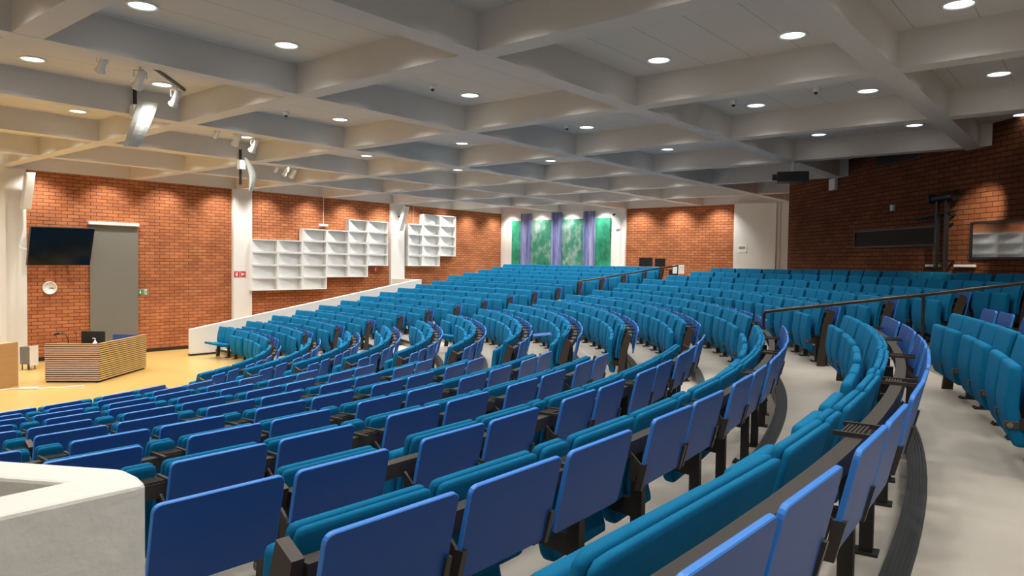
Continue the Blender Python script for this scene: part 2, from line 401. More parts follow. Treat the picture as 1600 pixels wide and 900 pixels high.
def post_mb(x=PW / 2 + .004):
    m = MB()
    m.box(x - .026, x + .026, -.245, -.185, .012, .645)
    m.box(x - .05, x + .05, -.30, -.16, .0, .012)
    m.hexa([(x - .018, -.40, .30), (x + .018, -.40, .30), (x + .018, -.25, .28), (x - .018, -.25, .28),
            (x - .018, -.40, .365), (x + .018, -.40, .365), (x + .018, -.25, .375), (x - .018, -.25, .375)])
    for dx_, dy_ in ((-.04, -.285), (.04, -.285)): m.box(x + dx_ - .006, x + dx_ + .006, dy_ - .006, dy_ + .006, .012, .022)
    return m
def pivot_mb(x=PW / 2 + .004):
    m = MB(); m.box(x - .024, x + .024, -.475, -.40, .300, .350, 0, .006)
    m.tube([(x - .030, -.45, .325), (x + .030, -.45, .325)], .017, 10, 1); return m

SW = PW - .082
ME = dict(back=backrest_mb(PW - .022).mesh('backrest', 'fabric'), cush=cushion_mb(SW).mesh('seat_cushion', 'fabric'), cushd=cushion_mb(SW, True).mesh('seat_cushion_down', 'fabric'),
          post=post_mb().mesh('post', 'dark_steel'), piv=pivot_mb().mesh('pivot', ['steel', 'bright_steel']),
          tab=tablet_mb().mesh('writing_tablet', ['blue', 'blue_edge']), tabr=tablet_mb(raised=True).mesh('writing_tablet_raised', ['blue', 'blue_edge']),
          hl=hinge_mb(-1).mesh('hinge', 'steel'), hr=hinge_mb(1).mesh('hinge', 'steel'),
          fill=backrest_mb(.158).mesh('filler_pad', 'fabric'))
def mob(name, me, parent):
    o = D.objects.new(name, me); COL.objects.link(o); o.parent = parent; return o

SEATS = []      # dict(k, a, w, block, idx, tabx)
FRAMES = []
def add_row(k, block, pads, fills, tabs=None, a0=None, a1=None, panels=(True, True)):
    """pads: list of (arc0, arc1) along radius rp, ordered from the aisle; fills likewise"""
    rp = Rk(k) - .22
    for i, (s0, s1) in enumerate(pads):
        a = (s0 + s1) / 2 / rp; w = abs(s1 - s0)
        tb = None
        if tabs is not None:
            if i < len(tabs) and tabs[i] is not None: tb = tabs[i]
        elif k > -4: tb = 'own'
        SEATS.append(dict(k=k, a=a, w=w, block=block, idx=i + 1, tab=tb, low=(i == (len(pads) - 1 if block == 'M' else 0))))
    FRAMES.append(dict(k=k, block=block, fills=[((s0 + s1) / 2 / rp, abs(s1 - s0)) for s0, s1 in fills], a0=a0, a1=a1, panels=panels,
                       joints=[(pads[i][1] + pads[i + 1][0]) / 2 / rp for i in range(len(pads) - 1) if abs(pads[i][1] - pads[i + 1][0]) < .12] + [x / rp for q in fills for x in q]))
FL = {11: 57.0, 10: 58.1, 9: 59.2, 8: 59.1, 7: 59.7, 6: 61.1, 5: 61.4, 4: 61.9, 3: 62.2, 2: 62.4, 1: 62.7, 0: 63.6, -1: 63.7, -2: 63.9, -3: 63.9, -4: 63.9}
FS = {0: 28.8, 1: 28.2, 2: 28.8, -1: 30.1, -2: 29.8, -3: 30.0, -4: 30.0}
LR = {11: 65.0, 10: 66.3, 9: 67.6, 8: 68.1, 7: 68.2, 6: 68.8, 5: 68.9, 4: 69.0, 3: 69.2, 2: 69.4, 1: 69.6}
LL = [90.47, 90.51, 90.65, 90.9, 90.94, 91.0, 91.3, 91.32, 91.49, 91.47, 91.54, 91.85, 91.88, 91.87, 91.87, 91.96]
def fit_row(k, block, d0, d1):
    """fill the angle span d0..d1 (aisle end first) with pairs of pads and a narrow filler between pairs"""
    rp = Rk(k) - .26; s0, s1 = math.radians(d0) * rp, math.radians(d1) * rp; sg = 1 if s1 > s0 else -1
    span = abs(s1 - s0); half = False
    n = max(1, round((span + .17) / 1.15)); p = (span + .17) / n; w = (p - .20) / 2
    q = (Rk(k) - .22) / rp; pads = []; fills = []
    for i in range(n):
        t = i * p; f = lambda u: (s0 + sg * u) * q
        pads += [(f(t), f(t + w)), (f(t + w + .015), f(t + 2 * w + .015))]
        if i < n - 1: fills.append((f(t + 2 * w + .03), f(t + p - .015)))
    add_row(k, block, pads, fills, None, math.radians(min(d0, d1)), math.radians(max(d0, d1)))
for k in range(11, -5, -1):
    fit_row(k, 'F', FS.get(k, 28.8), FL[k])
    fit_row(k, 'L', LR.get(k, 70.4), LL[11 - k])
# nearest block: rows cut by the frame and the stair opening
ME_END = {0: 24.5, 1: 26.0, 2: 24.6, 3: 22.6, 4: 21.6, 5: 21.6, 6: 23.3, 7: 23.3, 8: 23.3, 9: 23, 10: 23, 11: 23}
r0p = [(-1.05, -.49), (-.46, .64), (.70, 1.25), (1.57, 2.07), (2.15, 2.70), (3.0, 3.52), (3.54, 4.08), (4.32, 4.85), (4.87, 5.40), (5.64, 6.16), (6.18, 6.71), (6.93, 7.42), (7.44, 7.86)]
r0f = [(1.30, 1.50), (2.77, 2.94), (4.13, 4.27), (5.45, 5.60), (6.75, 6.90)]
r0t = [(-1.0, -.555), (-.53, -.09), (-.05, .40), (.58, 1.02), (1.04, 1.49), (1.68, 2.13), (2.15, 2.60), (2.80, 3.25), (3.27, 3.72), (3.93, 4.38), (4.40, 4.85), (5.05, 5.5), (5.52, 5.97), (6.2, 6.65), (6.67, 7.1)]
r1p = [(-.45, .10), (.115, .70), (.98, 1.585), (1.60, 2.18), (2.48, 3.07), (3.09, 3.68), (3.97, 4.55), (4.57, 5.15), (5.43, 6.0), (6.02, 6.6), (6.87, 7.4), (7.42, 7.9)]
r1f = [(.755, .945), (2.24, 2.43), (3.73, 3.92), (5.20, 5.38), (6.65, 6.82)]
r1t = [(-.51, -.02), (.03, .53), (.58, 1.08), (1.30, 1.765), (1.81, 2.30), (2.52, 3.02), (3.05, 3.55), (3.75, 4.25), (4.30, 4.80), (5.0, 5.5), (5.55, 6.05), (6.25, 6.75), (6.80, 7.25)]
def match_tabs(k, pads, tabs):
    Rt = Rk(k); rp = Rt - .22; left = list(tabs); use = []
    for p in pads:
        c = (p[0] + p[1]) / 2 / rp * Rt; t = min(left, key=lambda q: abs((q[0] + q[1]) / 2 - c)) if left else None
        if t is not None and abs((t[0] + t[1]) / 2 - c) < .42: left.remove(t); use.append(((t[0] + t[1]) / 2 / Rt - c / Rt, abs(t[1] - t[0])))
        else: use.append(None)
    return use, left
def near_row(k, pads, fills, tabs):
    pads = pads[::-1]; tabs = tabs[::-1]; Rt = Rk(k); rp = Rt - .22
    use, left = match_tabs(k, pads, tabs)
    add_row(k, 'M', pads, fills, use, pads[-1][0] / rp - .02 / rp, max(pads[0]) / rp + .02 / rp); FRAMES[-1]['tabs'] = left
near_row(0, r0p, r0f, r0t)
near_row(1, r1p, r1f, r1t)
def vis_pad(k, s, rp):
    p = polar(rp, s / rp, Zf(k) + .8); q = pix(p)
    if q is None or q[0] < -70: return False
    y = .944 + (p.x + 2.372) * (.5 / .866)      # line of the stair parapet
    if p.y < y + .62 and p.x > -6.0: return False
    return True
for k in range(2, 12):
    rp = Rk(k) - .22; P = 1.31; w = .54
    e = math.radians(ME_END[k]) * rp
    anchor = {2: .057 - P / 2 - .04 + .0, 3: -.01}.get(k)
    if k == 2: base = -.49
    elif k == 3: base = -.01
    else: base = e - P * 30 + .17 + (k * .37 % 1) * 0
    nmax = int((e - base + .17) / P) if k in (2, 3) else 30
    pads = []; fills = []; tabs = []
    i = nmax - 1
    if k in (2, 3):
        pass
    while i > nmax - 31:
        t = base + i * P
        c = [(t, t + w), (t + w + .02, t + 2 * w + .02)]
        ok = [vis_pad(k, (x0 + x1) / 2, rp) for x0, x1 in c]
        if k == 2 and i < 0: break
        if ok[1]: pads.append((c[1][1], c[1][0])); tabs.append(((t + w + .03) * Rk(k) / rp, (t + w + .03 + .47) * Rk(k) / rp))
        if ok[0]: pads.append((c[0][1], c[0][0])); tabs.append(((t + .02) * Rk(k) / rp, (t + .49) * Rk(k) / rp))
        if ok[0]: fills.append((t - P + 2 * w + .05, t - .03))
        if not all(ok): break
        i -= 1
    if k == 2:
        fills.pop()
        tabs = [(1.165, 1.64), (.66, 1.13), (-.01, .467), (-.55, -.06)]
        extra = []
        for j in range(1, 8): extra = [(1.165 + 1.24 * j, 1.64 + 1.24 * j), (.66 + 1.24 * j, 1.13 + 1.24 * j)] + extra
        tabs = [t for t in extra + tabs if t[1] < e * Rk(k) / rp + .1]
    if k == 2: use, left = match_tabs(k, pads, tabs)
    else: use, left = [(-.10 / Rk(k), .50)] * len(pads), []
    add_row(k, 'M', pads, fills, use, min(pads[-1]) / rp - .02 / rp, max(pads[0]) / rp + .02 / rp); FRAMES[-1]['tabs'] = left
# nearest block, first row behind the camera: only its aisle end shows at the right edge
rp = Rk(-1) - .22; pads = []; fills = []; s = math.radians(21.6) * rp
for i in range(3):
    pads += [(s, s - .525), (s - .54, s - 1.065)]; fills.append((s - 1.09, s - 1.23)); s -= 1.265
add_row(-1, 'M', pads, fills[:-1], None, pads[-1][1] / rp, pads[0][0] / rp)

# which seats show largest
for s in SEATS:
    p = polar(Rk(s['k']) - .3, s['a'], Zf(s['k']) + .6); q = pix(p)
    s['on'] = q is not None and -60 < q[0] < 1660 and -60 < q[1] < 1000
    s['px'] = q; s['size'] = s['w'] / q[2] if q else 0
    if s['on'] and s['px'][0] > 1640: s['on'] = False
vis = sorted([s for s in SEATS if s['on']], key=lambda s: -s['size'])
def mark(block, k, u, key):
    c = [s for s in vis if s['block'] == block and s['k'] == k and not s.get(key)]
    if c: q = min(c, key=lambda s: abs(s['px'][0] - u)); q[key] = True; q['size'] += 1
for blk, k, u in (('L', 11, 346), ('L', 11, 362), ('F', 6, 706), ('F', 6, 718)): mark(blk, k, u, 'down')
for blk, k, u in (('F', 11, 405), ('F', 5, 832)): mark(blk, k, u, 'raised')
vis.sort(key=lambda s: -s['size'])
near, far = vis[:300], vis[300:]
BLK = {'L': 'wall-side block', 'F': 'middle block', 'M': 'nearest block'}
AIS = {'L': 'aisle', 'F': 'near aisle', 'M': 'aisle'}
def rz_of(a): return a - PI / 2
for s in near:
    k, a, w = s['k'], s['a'], s['w']
    adj = 'folded-down' if s.get('down') else 'padded'
    lab = 'teal %s seat, %s from the %s in the %s row up, %s' % (adj, ORD[s['idx']], AIS[s['block']], ORD[12 - k], BLK[s['block']])
    root = thing('auditorium_seat', lab, 'seat', polar(Rk(k), a, Zf(k)), rz_of(a), 'teal auditorium seats in curved rows')
    sx = w / PW; root.scale = (sx, 1, 1.0 if s['block'] == 'M' else 1.02)
    bk = mob('backrest', ME['back'], root)
    if s['block'] == 'M': bk.location.z = -.03
    cu = mob('seat_cushion', ME['cushd' if s.get('down') else 'cush'], root)
    po = mob('post', ME['post'], root)
    po.location.y = -.015 if w > .8 else 0; po.scale.x = 1 / sx; po.location.x = (w / 2 - PW / 2 - (.055 if s.get('low') else 0)) / sx
    big = s['size'] > .025
    if big: mob('pivot', ME['piv'], po)
    if s['tab'] is not None:
        tb = mob('writing_tablet', ME['tabr' if s.get('raised') else 'tab'], root)
        if s['tab'] != 'own':
            da, tw = s['tab']; tb.location.x = -da * Rk(k) / sx; tb.scale.x = tw / TW / sx
        else:
            tb.scale.x = .96
            if s['block'] != 'M': tb.location = (0, -.03, -.055)
        if s['block'] == 'M' and big and not s.get('raised'):
            mob('hinge', ME['hl'], tb); mob('hinge', ME['hr'], tb)
# the remaining far seats as one object
if far:
    b = MB(); parts = [(backrest_mb(PW - .006), 0), (cushion_mb(SW), 0), (tablet_mb(), 1), (post_mb(), 3)]
    for s in far:
        k, a = s['k'], s['a']; rz = rz_of(a); c, sn = math.cos(rz), math.sin(rz); o = polar(Rk(k), a, Zf(k)); sx = s['w'] / PW
        for mb, mi in parts:
            if mi == 1 and s['tab'] is None: continue
            vs = [(o.x + x * sx * c - y * sn, o.y + x * sx * sn + y * c, o.z + z) for x, y, z in mb.v]
            if mi == 1: vs = [(x, y, z - .055) for x, y, z in vs]
            if mi == 3 and s['low']: vs = [(x - .055 * c, y - .055 * sn, z) for x, y, z in vs]
            off = len(b.v); b.v += vs
            for f, m_, sm in zip(mb.f, mb.m, mb.sm):
                b.f.append([i + off for i in f]); b.m.append(mi + (m_ if mi == 1 else 0)); b.sm.append(sm)
    tag(b.obj('distant_seat_rows', ['fabric', 'blue', 'blue_edge', 'dark_steel']), 'distant teal seats filling the far upper rows towards the back wall', 'seat', 'teal auditorium seats in curved rows', 'stuff')
# row frames: rail, end panels, narrow filler pads, small mesh shelves
for f in FRAMES:
    k = f['k']; R = Rk(k); z = Zf(k); blk = f['block']
    am = (f['a0'] + f['a1']) / 2; o = polar(R - .14, am, z)
    root = thing('seat_row_frame', 'dark steel frame and rail carrying the %s row up of seats, %s' % (ORD[12 - k], BLK[blk]), 'seat frame', o, 0, 'steel frames under the curved seat rows')
    def loc(mb): mb.v = [(x - o.x, y - o.y, zz - o.z) for x, y, zz in mb.v]; return mb
    b = MB(); b.arc(R - .178, R - .118, f['a0'], f['a1'], z + .665, z + .735)
    if k > -4:
        for j in f['joints']:
            e1, e2 = polar(R - .226, j, z), polar(R - .05, j, z); t = Vector((-math.sin(j), math.cos(j), 0)) * .008
            b.hexa([e1 - t + Vector((0, 0, .735)), e1 + t + Vector((0, 0, .735)), e2 + t + Vector((0, 0, .735)), e2 - t + Vector((0, 0, .735)),
                    e1 - t + Vector((0, 0, .752)), e1 + t + Vector((0, 0, .752)), e2 + t + Vector((0, 0, .752)), e2 - t + Vector((0, 0, .752))])
    loc(b).obj('rail', 'steel', root)
    for t0, t1 in f.get('tabs', []):
        aa = (t0 + t1) / 2 / R; tb = mob('writing_tablet', ME['tab'], root); tb.location = polar(R, aa, z) - o; tb.rotation_euler = (0, 0, rz_of(aa)); tb.scale.x = (t1 - t0) / TW
    for e, on in ((f['a0'] - (.03 if blk == 'M' else .048) / R, True), (f['a1'] + (.03 if blk == 'M' else .048) / R, True)):
        b = MB(); t = Vector((-math.sin(e), math.cos(e), 0)) * .02
        pl = [(-.335, 0), (-.235, 0), (-.205, .40), (-.120, .755), (-.20, .795), (-.275, .56), (-.295, .40)]
        v1 = [polar(R + d, e, z + h) - t for d, h in pl]; v2 = [p + t * 2 for p in v1]; n = len(pl)
        b.add(v1 + v2, [tuple(range(n)), tuple(range(n, 2 * n))[::-1]] + [(i, (i + 1) % n, n + (i + 1) % n, n + i) for i in range(n)])
        loc(b).obj('end_panel', 'panel_brown', root)
    for a, w in f['fills']:
        p = polar(R, a, z); q = pix(p + Vector((0, 0, .8)))
        if q is None or not (-40 < q[0] < 1640): continue
        fp = mob('filler_pad', ME['fill'], root); fp.location = p - o + Vector((CX - p.x, CY - p.y, 0)).normalized() * (.010 if blk == 'M' else .045); fp.location.z -= .03 if blk == 'M' else 0; fp.rotation_euler = (0, 0, rz_of(a)); fp.scale = (min(1.25, w / .158), 1, 1)
        if blk == 'M' and q[2] < 9:
            b = MB(); hw_ = w / 2 / R
            for i in range(6): b.arc(R - .205 + i * .014, R - .199 + i * .014, a - hw_, a + hw_, z + .738, z + .746, 0, 3)
            for i in range(7):
                aa = a - hw_ + 2 * hw_ * i / 6; b.arc(R - .21, R - .125, aa - .0012 / R * 3, aa + .0012 / R * 3, z + .736, z + .744, 0, 1)
            loc(b).obj('mesh_shelf', 'steel', root)

# ------------------------------------------------------------------ handrails in the aisles
def rail_thing(name, label, pts, posts, r=.024):
    o = Vector(posts[0][0]); t = thing(name, label, 'handrail', o)
    b = MB(); b.tube([Vector(p) - o for p in pts], r, 12); b.obj('bar', 'rail_steel', t)
    for lo, hi in posts:
        b = MB(); b.tube([Vector(lo) - o, Vector(hi) - o], .019, 10); b.tube([Vector(lo) - o, Vector(lo) - o + Vector((0, 0, .012))], .05, 14); b.obj('post', 'dark_steel', t)
def P3(r, deg, z): return polar(r, math.radians(deg), z)
A, Bm, E_ = P3(17.54, 28.15, 2.12), P3(19.42, 27.0, 2.415), P3(22.0, 25.5, 2.86)
rail_thing('handrail', 'long steel handrail rising up the near aisle between curved seat rows', [A - Vector((0, 0, .10)), A - Vector((0, 0, .035)), A + (Bm - A) * .012, A + (Bm - A) * .035, Bm, E_],
           [(P3(17.54, 28.15, Zf(0)), A - Vector((0, 0, .05))), (P3(19.42, 27.0, Zf(-1)), Bm), (P3(21.6, 25.75, Zf(-3)), P3(21.6, 25.75, 2.79))])
A, E_ = P3(17.05, 63.75, 2.235), P3(21.3, 66.6, 2.722)
rail_thing('handrail', 'steel handrail rising up the far aisle beside the wall-side seat block', [A - Vector((0, 0, .12)), A - Vector((0, 0, .03)), A + (E_ - A) * .01, A + (E_ - A) * .03, E_],
           [(P3(17.05, 63.75, Zf(1)), A - Vector((0, 0, .05))), (P3(21.28, 66.6, Zf(-3)), E_)])

# ------------------------------------------------------------------ ceiling lights
ring = MB(); ring.lathe([(.165, 0), (.165, -.012), (.135, -.016), (.128, -.004)], (0, 0, 0), (0, 0, 1), 24); ring_me = ring.mesh('trim_ring', 'white_gloss')
dif = MB(); dif.lathe([(.128, -.004), (.09, -.010), (.0, -.012)], (0, 0, 0), (0, 0, 1), 24); dif_me = dif.mesh('diffuser', 'lamp')
L_WALL, L_DOWN, L_CONE = 330, 190, 135
def spot(p, e, ang=2.6, blend=.6, r=.10, col=(1, .975, .935), aim=None):
    l = D.lights.new('lamp', 'SPOT'); l.energy = e; l.spot_size = ang; l.spot_blend = blend; l.shadow_soft_size = r; l.color = col
    o = D.objects.new('lamp', l); COL.objects.link(o); o.location = p
    if aim is not None: o.rotation_euler = (Vector(aim) - Vector(p)).to_track_quat('-Z', 'Y').to_euler()
    return o
vis_l = []
for mi, m in enumerate(range(-5, 3)):
    x0 = -5.143 + 3.257 * m
    for n in range(-2, 6):
        y1 = 8.835 + 3.237 * n; y0 = y1 - 3.237 + .284
        if y1 > YB + .2: continue
        for fx in (.2, .71):
            for fy in (.3, .82):
                x = x0 + fx * 3.257; y = y1 - 3.237 * (1 - fy)
                if x + y > WD - .05: continue
                t = (SOFFIT - EYE) / (CTOP - EYE); px, py = x * t, y * t
                seen = x0 < px < x0 + 2.985 and y0 < py < y1
                edge_l = m == -5 and fx == .2; edge_b = n == 5 and fy == .82
                if seen:
                    q = pix((x, y, CTOP))
                    if q and -20 < q[0] < 1620 and -20 < q[1] < 500: vis_l.append((x, y, m, n, fx, fy, q))
                if edge_l or edge_b: spot((x, y, CTOP - .03), L_WALL, math.radians(104), .9, .06)
                elif x + y < WD - 3.4: spot((x, y, CTOP - .03), L_DOWN * (.55 if m >= 0 else .75 if m >= -1 else 1.25 if n >= 4 else 1), math.radians(L_CONE), 1.0, .12)
for i, (x, y, m, n, fx, fy, q) in enumerate(vis_l):
    t = thing('ceiling_downlight', 'round downlight, %s of the %s bay from the left wall, %s bay row' % (
        {(.2, .3): 'near-left', (.2, .82): 'far-left', (.71, .3): 'near-right', (.71, .82): 'far-right'}[(fx, fy)], ORD[m + 6], ORD[n + 3]),
        'ceiling light', (x, y, CTOP), 0, 'recessed downlights in the coffered ceiling')
    mob('trim_ring', ring_me, t); mob('diffuser', dif_me, t)


# ------------------------------------------------------------------ stage furniture
# slatted lectern
Ap, Bp, Cp = Vector((-17.713, 5.539)), Vector((-16.91, 6.331)), Vector((-18.257, 7.921))
t = thing('lectern', 'angled lectern clad in horizontal wooden slats on the ochre stage floor', 'lectern', (-17.4, 6.5, 0)); o2 = Vector((-17.4, 6.5, 0))
def wall_run(mb, p, q, z0, z1, d0, d1, mi=0):   # upright slab along p-q, offset d0..d1 to the left of p->q
    u = (q - p).normalized(); nn = Vector((-u.y, u.x))
    a, b_, c, d = p + nn * d0, q + nn * d0, q + nn * d1, p + nn * d1
    mb.hexa([(v.x - o2.x, v.y - o2.y, z0) for v in (a, b_, c, d)] + [(v.x - o2.x, v.y - o2.y, z1) for v in (a, b_, c, d)], mi)
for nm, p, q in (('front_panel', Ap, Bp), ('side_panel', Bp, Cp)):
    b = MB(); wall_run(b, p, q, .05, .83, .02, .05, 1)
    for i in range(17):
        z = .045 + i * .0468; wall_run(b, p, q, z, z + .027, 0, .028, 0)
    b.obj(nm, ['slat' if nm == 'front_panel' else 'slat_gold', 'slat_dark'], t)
b = MB(); wall_run(b, Ap, Bp, .0, .045, .05, .10); wall_run(b, Bp, Cp, .0, .045, .05, .10); b.obj('base', 'black', t)
b = MB(); wall_run(b, Ap, Bp, .832, .852, -.004, .065); wall_run(b, Bp, Cp, .832, .852, -.004, .065); b.obj('top_rim', 'oak', t)
b = MB(); wall_run(b, Ap, Bp, .68, .71, .07, .62); wall_run(b, Bp + (Cp - Bp) * .25, Cp, .68, .71, .07, .66); b.obj('desktop', 'oak', t)
b = MB(); wall_run(b, Bp + (Cp - Bp) * .02, Cp, .05, .83, .052, .064); b.obj('inner_lining', 'blue_cloth', t)
b = MB(); u = (Cp - Bp).normalized(); nn = Vector((-u.y, u.x)); p = Cp + nn * .05
wall_run(b, Cp - u * .04, Cp + Vector((0, 0)), 0, .83, .07, .12); wall_run(b, Ap, Ap + (Bp - Ap).normalized() * .03, 0, .68, .07, .62); b.obj('end_support', 'oak', t)
b = MB(); wall_run(b, Cp - u * .05, Cp - u * .02, .3, .845, .07, .80); b.obj('blue_screen', 'blue_cloth', t)
def at(px, py, x):   # direction helper through a known pixel onto plane X = x
    pass
def box_thing(name, label, cat, c, size, rz, mats, group=None, bev=.004):
    b = MB(); sx, sy, sz = size; b.box(-sx / 2, sx / 2, -sy / 2, sy / 2, 0, sz, 0, bev); o = b.obj(name, mats); o.location = c; o.rotation_euler = (0, 0, rz); return tag(o, label, cat, group)
AB = math.atan2(Bp.y - Ap.y, Bp.x - Ap.x); u1 = (Bp - Ap).normalized(); n1 = Vector((-u1.y, u1.x))
def desk(su, sn, z=.712): p = Ap + u1 * su + n1 * sn; return (p.x, p.y, z)
t = thing('computer_monitor', 'black computer monitor lying low on the slatted lectern', 'monitor', desk(.79, .46), AB)
b = MB(); b.box(-.25, .25, -.012, .02, .06, .37, 0, .006); b.obj('screen', 'black', t)
b = MB(); b.box(-.25, .25, .02, .024, .08, .345); b.obj('display', 'screen', t)
b = MB(); b.box(-.11, .11, -.08, .10, 0, .012); b.box(-.03, .03, .02, .05, .012, .2); b.obj('stand', 'black', t)
t = thing('gooseneck_microphone', 'black gooseneck microphone with thick windscreen curving over the lectern front', 'microphone', desk(.42, .14), AB)
b = MB(); b.tube([(0, 0, 0), (0, 0, .03)], .04, 14); b.obj('base', 'black', t)
b = MB(); b.tube([(0, 0, .03), (.005, 0, .14), (-.01, 0, .25), (-.06, 0, .325), (-.13, 0, .355), (-.20, 0, .345)], .011, 8); b.obj('neck', 'black', t)
b = MB(); b.tube([(-.20, 0, .345), (-.24, 0, .335), (-.29, 0, .315)], .03, 12, r2=.024); b.obj('windscreen', 'dark_steel', t)
t = thing('stick_microphone', 'thin upright black microphone on the lectern behind the gooseneck one', 'microphone', desk(.56, .22), AB)
b = MB(); b.tube([(0, 0, 0), (0, 0, .02)], .035, 12); b.obj('base', 'black', t)
b = MB(); b.tube([(0, 0, .02), (-.01, 0, .2), (-.015, 0, .33)], .006, 8); b.tube([(-.015, 0, .33), (-.018, 0, .37)], .012, 8); b.obj('neck', 'black', t)
t = thing('soap_dispenser', 'small white pump bottle standing on the lectern beside the monitor', 'bottle', desk(.985, .13), AB)
b = MB(); b.lathe([(0, 0), (.045, 0), (.045, .15), (.02, .18), (.015, .20)], (0, 0, 0), (0, 0, 1), 16); b.obj('body', 'white_gloss', t)
b = MB(); b.tube([(0, 0, .20), (0, 0, .245), (-.05, 0, .245)], .009, 8); b.obj('pump', 'white_gloss', t)
box_thing('telephone', 'small white desk telephone on the lectern top near the corner', 'telephone', desk(.95, .29), (.13, .16, .10), AB, 'white_gloss')
# oak cabinet, bin, power strip
b = MB(); b.box(-1.7, 0, -.55, 0, .0, .93, 0, .006); o = b.obj('oak_cabinet', 'oak'); o.location = (-17.80, 4.93, 0); o.rotation_euler = (0, 0, 0.55)
o.location = (-17.68, 5.04, 0); tag(o, 'oak veneered cabinet cut by the left edge of the picture', 'cabinet')
t = thing('waste_bin', 'grey open waste bin on thin legs by the white stage column', 'bin', (-20.05, 5.93, 0), .6)
b = MB(); b.prism([(-.12, .14), (.12, .14), (.13, .56), (-.13, .56)], -.12, .12, 0, 'Y'); b.obj('body', 'grey', t)
b = MB(); b.box(.132, .15, -.13, .13, .10, .58); b.obj('side_plate', 'beam', t)
for a_, b__ in ((-.09, -.09), (.09, -.09), (-.09, .09), (.09, .09)):
    b = MB(); b.tube([(a_, b__, 0), (a_, b__, .15)], .012, 8); b.obj('leg', 'black', t)
t = thing('power_strip', 'white power strip with trailing cable on the stage floor before the cabinet', 'power strip', (-17.05, 5.05, 0), .9)
b = MB(); b.box(-.17, .17, -.035, .035, 0, .045, 0, .008); b.obj('socket_block', 'white_gloss', t)
b = MB(); b.tube([(.17, 0, .012), (.35, .12, .010), (.55, .05, .010), (.72, .22, .010), (.95, .26, .010)], .010, 8); b.tube([(-.17, 0, .012), (-.35, .02, .010), (-.6, -.15, .010)], .010, 8); b.obj('cord', 'white_gloss', t)

# ------------------------------------------------------------------ left wall
t = thing('wall_television', 'large black flat television hung tilted on the brick wall', 'television', (-21.0, 6.985, 2.996))
b = MB(); v = [(-.11, -.775, -.495), (.06, -.73, .49), (.06, .775, .505), (-.11, .705, -.485)]
nrm = Vector((.98, 0, -.17)).normalized()
def slab(mb, vs, d0, d1, mi=0): mb.hexa([tuple(Vector(p) + nrm * d0) for p in vs] + [tuple(Vector(p) + nrm * d1) for p in vs], mi)
def inset(vs, q): c = sum((Vector(p) for p in vs), Vector()) / 4; return [Vector(p) + (c - Vector(p)).normalized() * q for p in vs]
slab(b, v, -.045, 0); b.obj('bezel', 'black', t)
b = MB(); slab(b, inset(v, .022), .0005, .004); b.obj('screen', 'screen', t)
b = MB(); slab(b, [v[0], v[1], tuple(Vector(v[1]) + Vector((0, .02, 0))), tuple(Vector(v[0]) + Vector((0, .02, 0)))], .001, .008); slab(b, [v[1], v[2], tuple(Vector(v[2]) - Vector((0, 0, .018))), tuple(Vector(v[1]) - Vector((0, 0, .018)))], .001, .008); b.obj('silver_trim', 'bright_steel', t)
b = MB(); b.box(-.43, -.40, -.25, .25, -.2, .2); b.box(-.40, -.08, -.15, -.10, -.03, .03); b.box(-.40, -.08, .10, .15, -.03, .03); b.obj('wall_bracket', 'dark_steel', t)
b = MB(); b.tube([(-.30, -.95, .75), (-.31, -.96, .35), (-.29, -.93, .12), (-.25, -.86, -.05), (-.10, -.74, -.10)], .012, 8); b.obj('cable', 'white_gloss', t)
t = thing('wall_clock', 'round white wall clock below the television', 'clock', (XW, 6.83, 1.907)); 
b = MB(); b.lathe([(0, .0), (.165, .0), (.17, .035), (.155, .045), (.15, .035), (0, .034)], (0, 0, 0), (1, 0, 0), 32); b.obj('case', 'white_gloss', t)
b = MB()
for i in range(12):
    a = i * PI / 6; c, s_ = math.cos(a), math.sin(a); r0, r1 = (.115, .135)
    b.hexa([(.0345, s_ * r0 - c * .005, c * r0 + s_ * .005), (.0345, s_ * r1 - c * .005, c * r1 + s_ * .005), (.0345, s_ * r1 + c * .005, c * r1 - s_ * .005), (.0345, s_ * r0 + c * .005, c * r0 - s_ * .005)] +
           [(.036, s_ * r0 - c * .005, c * r0 + s_ * .005), (.036, s_ * r1 - c * .005, c * r1 + s_ * .005), (.036, s_ * r1 + c * .005, c * r1 - s_ * .005), (.036, s_ * r0 + c * .005, c * r0 - s_ * .005)])
b.obj('hour_marks', 'black', t)
for nm, deg, ln, w_ in (('hour_hand', 86, .075, .006), ('minute_hand', 100, .11, .004)):
    b = MB(); a = math.radians(deg); b.tube([(.038, -math.sin(a) * .02, -math.cos(a) * .02), (.038, math.sin(a) * ln, math.cos(a) * ln)], w_, 6); b.obj(nm, 'black', t)
t = thing('roller_blind', 'tall grey roller blind with white cassette hanging on the brick wall', 'blind', (XW + .03, 8.415, 3.70))
b = MB(); b.box(-.03, .09, -.655, .655, -.09, 0, 0, .015); b.obj('cassette', 'white', t)
b = MB(); b.box(.02, .028, -.625, .635, -3.5, -.09); b.obj('fabric', 'grey', t)
b = MB(); b.box(.012, .036, -.625, .635, -3.54, -3.5); b.obj('bottom_bar', 'grey', t)
def sign(name, label, cat, c, w, h, parts, face='X'):
    """flat wall sign; parts: (material, list of polygons in (u, v) of the sign plane, centre origin)"""
    t = thing(name, label, cat, c)
    for nm, mat, polys, lift in parts:
        b = MB()
        for pg in polys: b.prism(pg, lift, lift + .004, 0, 'X')
        b.obj(nm, mat, t)
    return t
def R4(x0, x1, y0, y1): return [(x0, y0), (x1, y0), (x1, y1), (x0, y1)]
def disc(cx, cy, r, n=14): return [(cx + r * math.cos(2 * PI * i / n), cy + r * math.sin(2 * PI * i / n)) for i in range(n)]
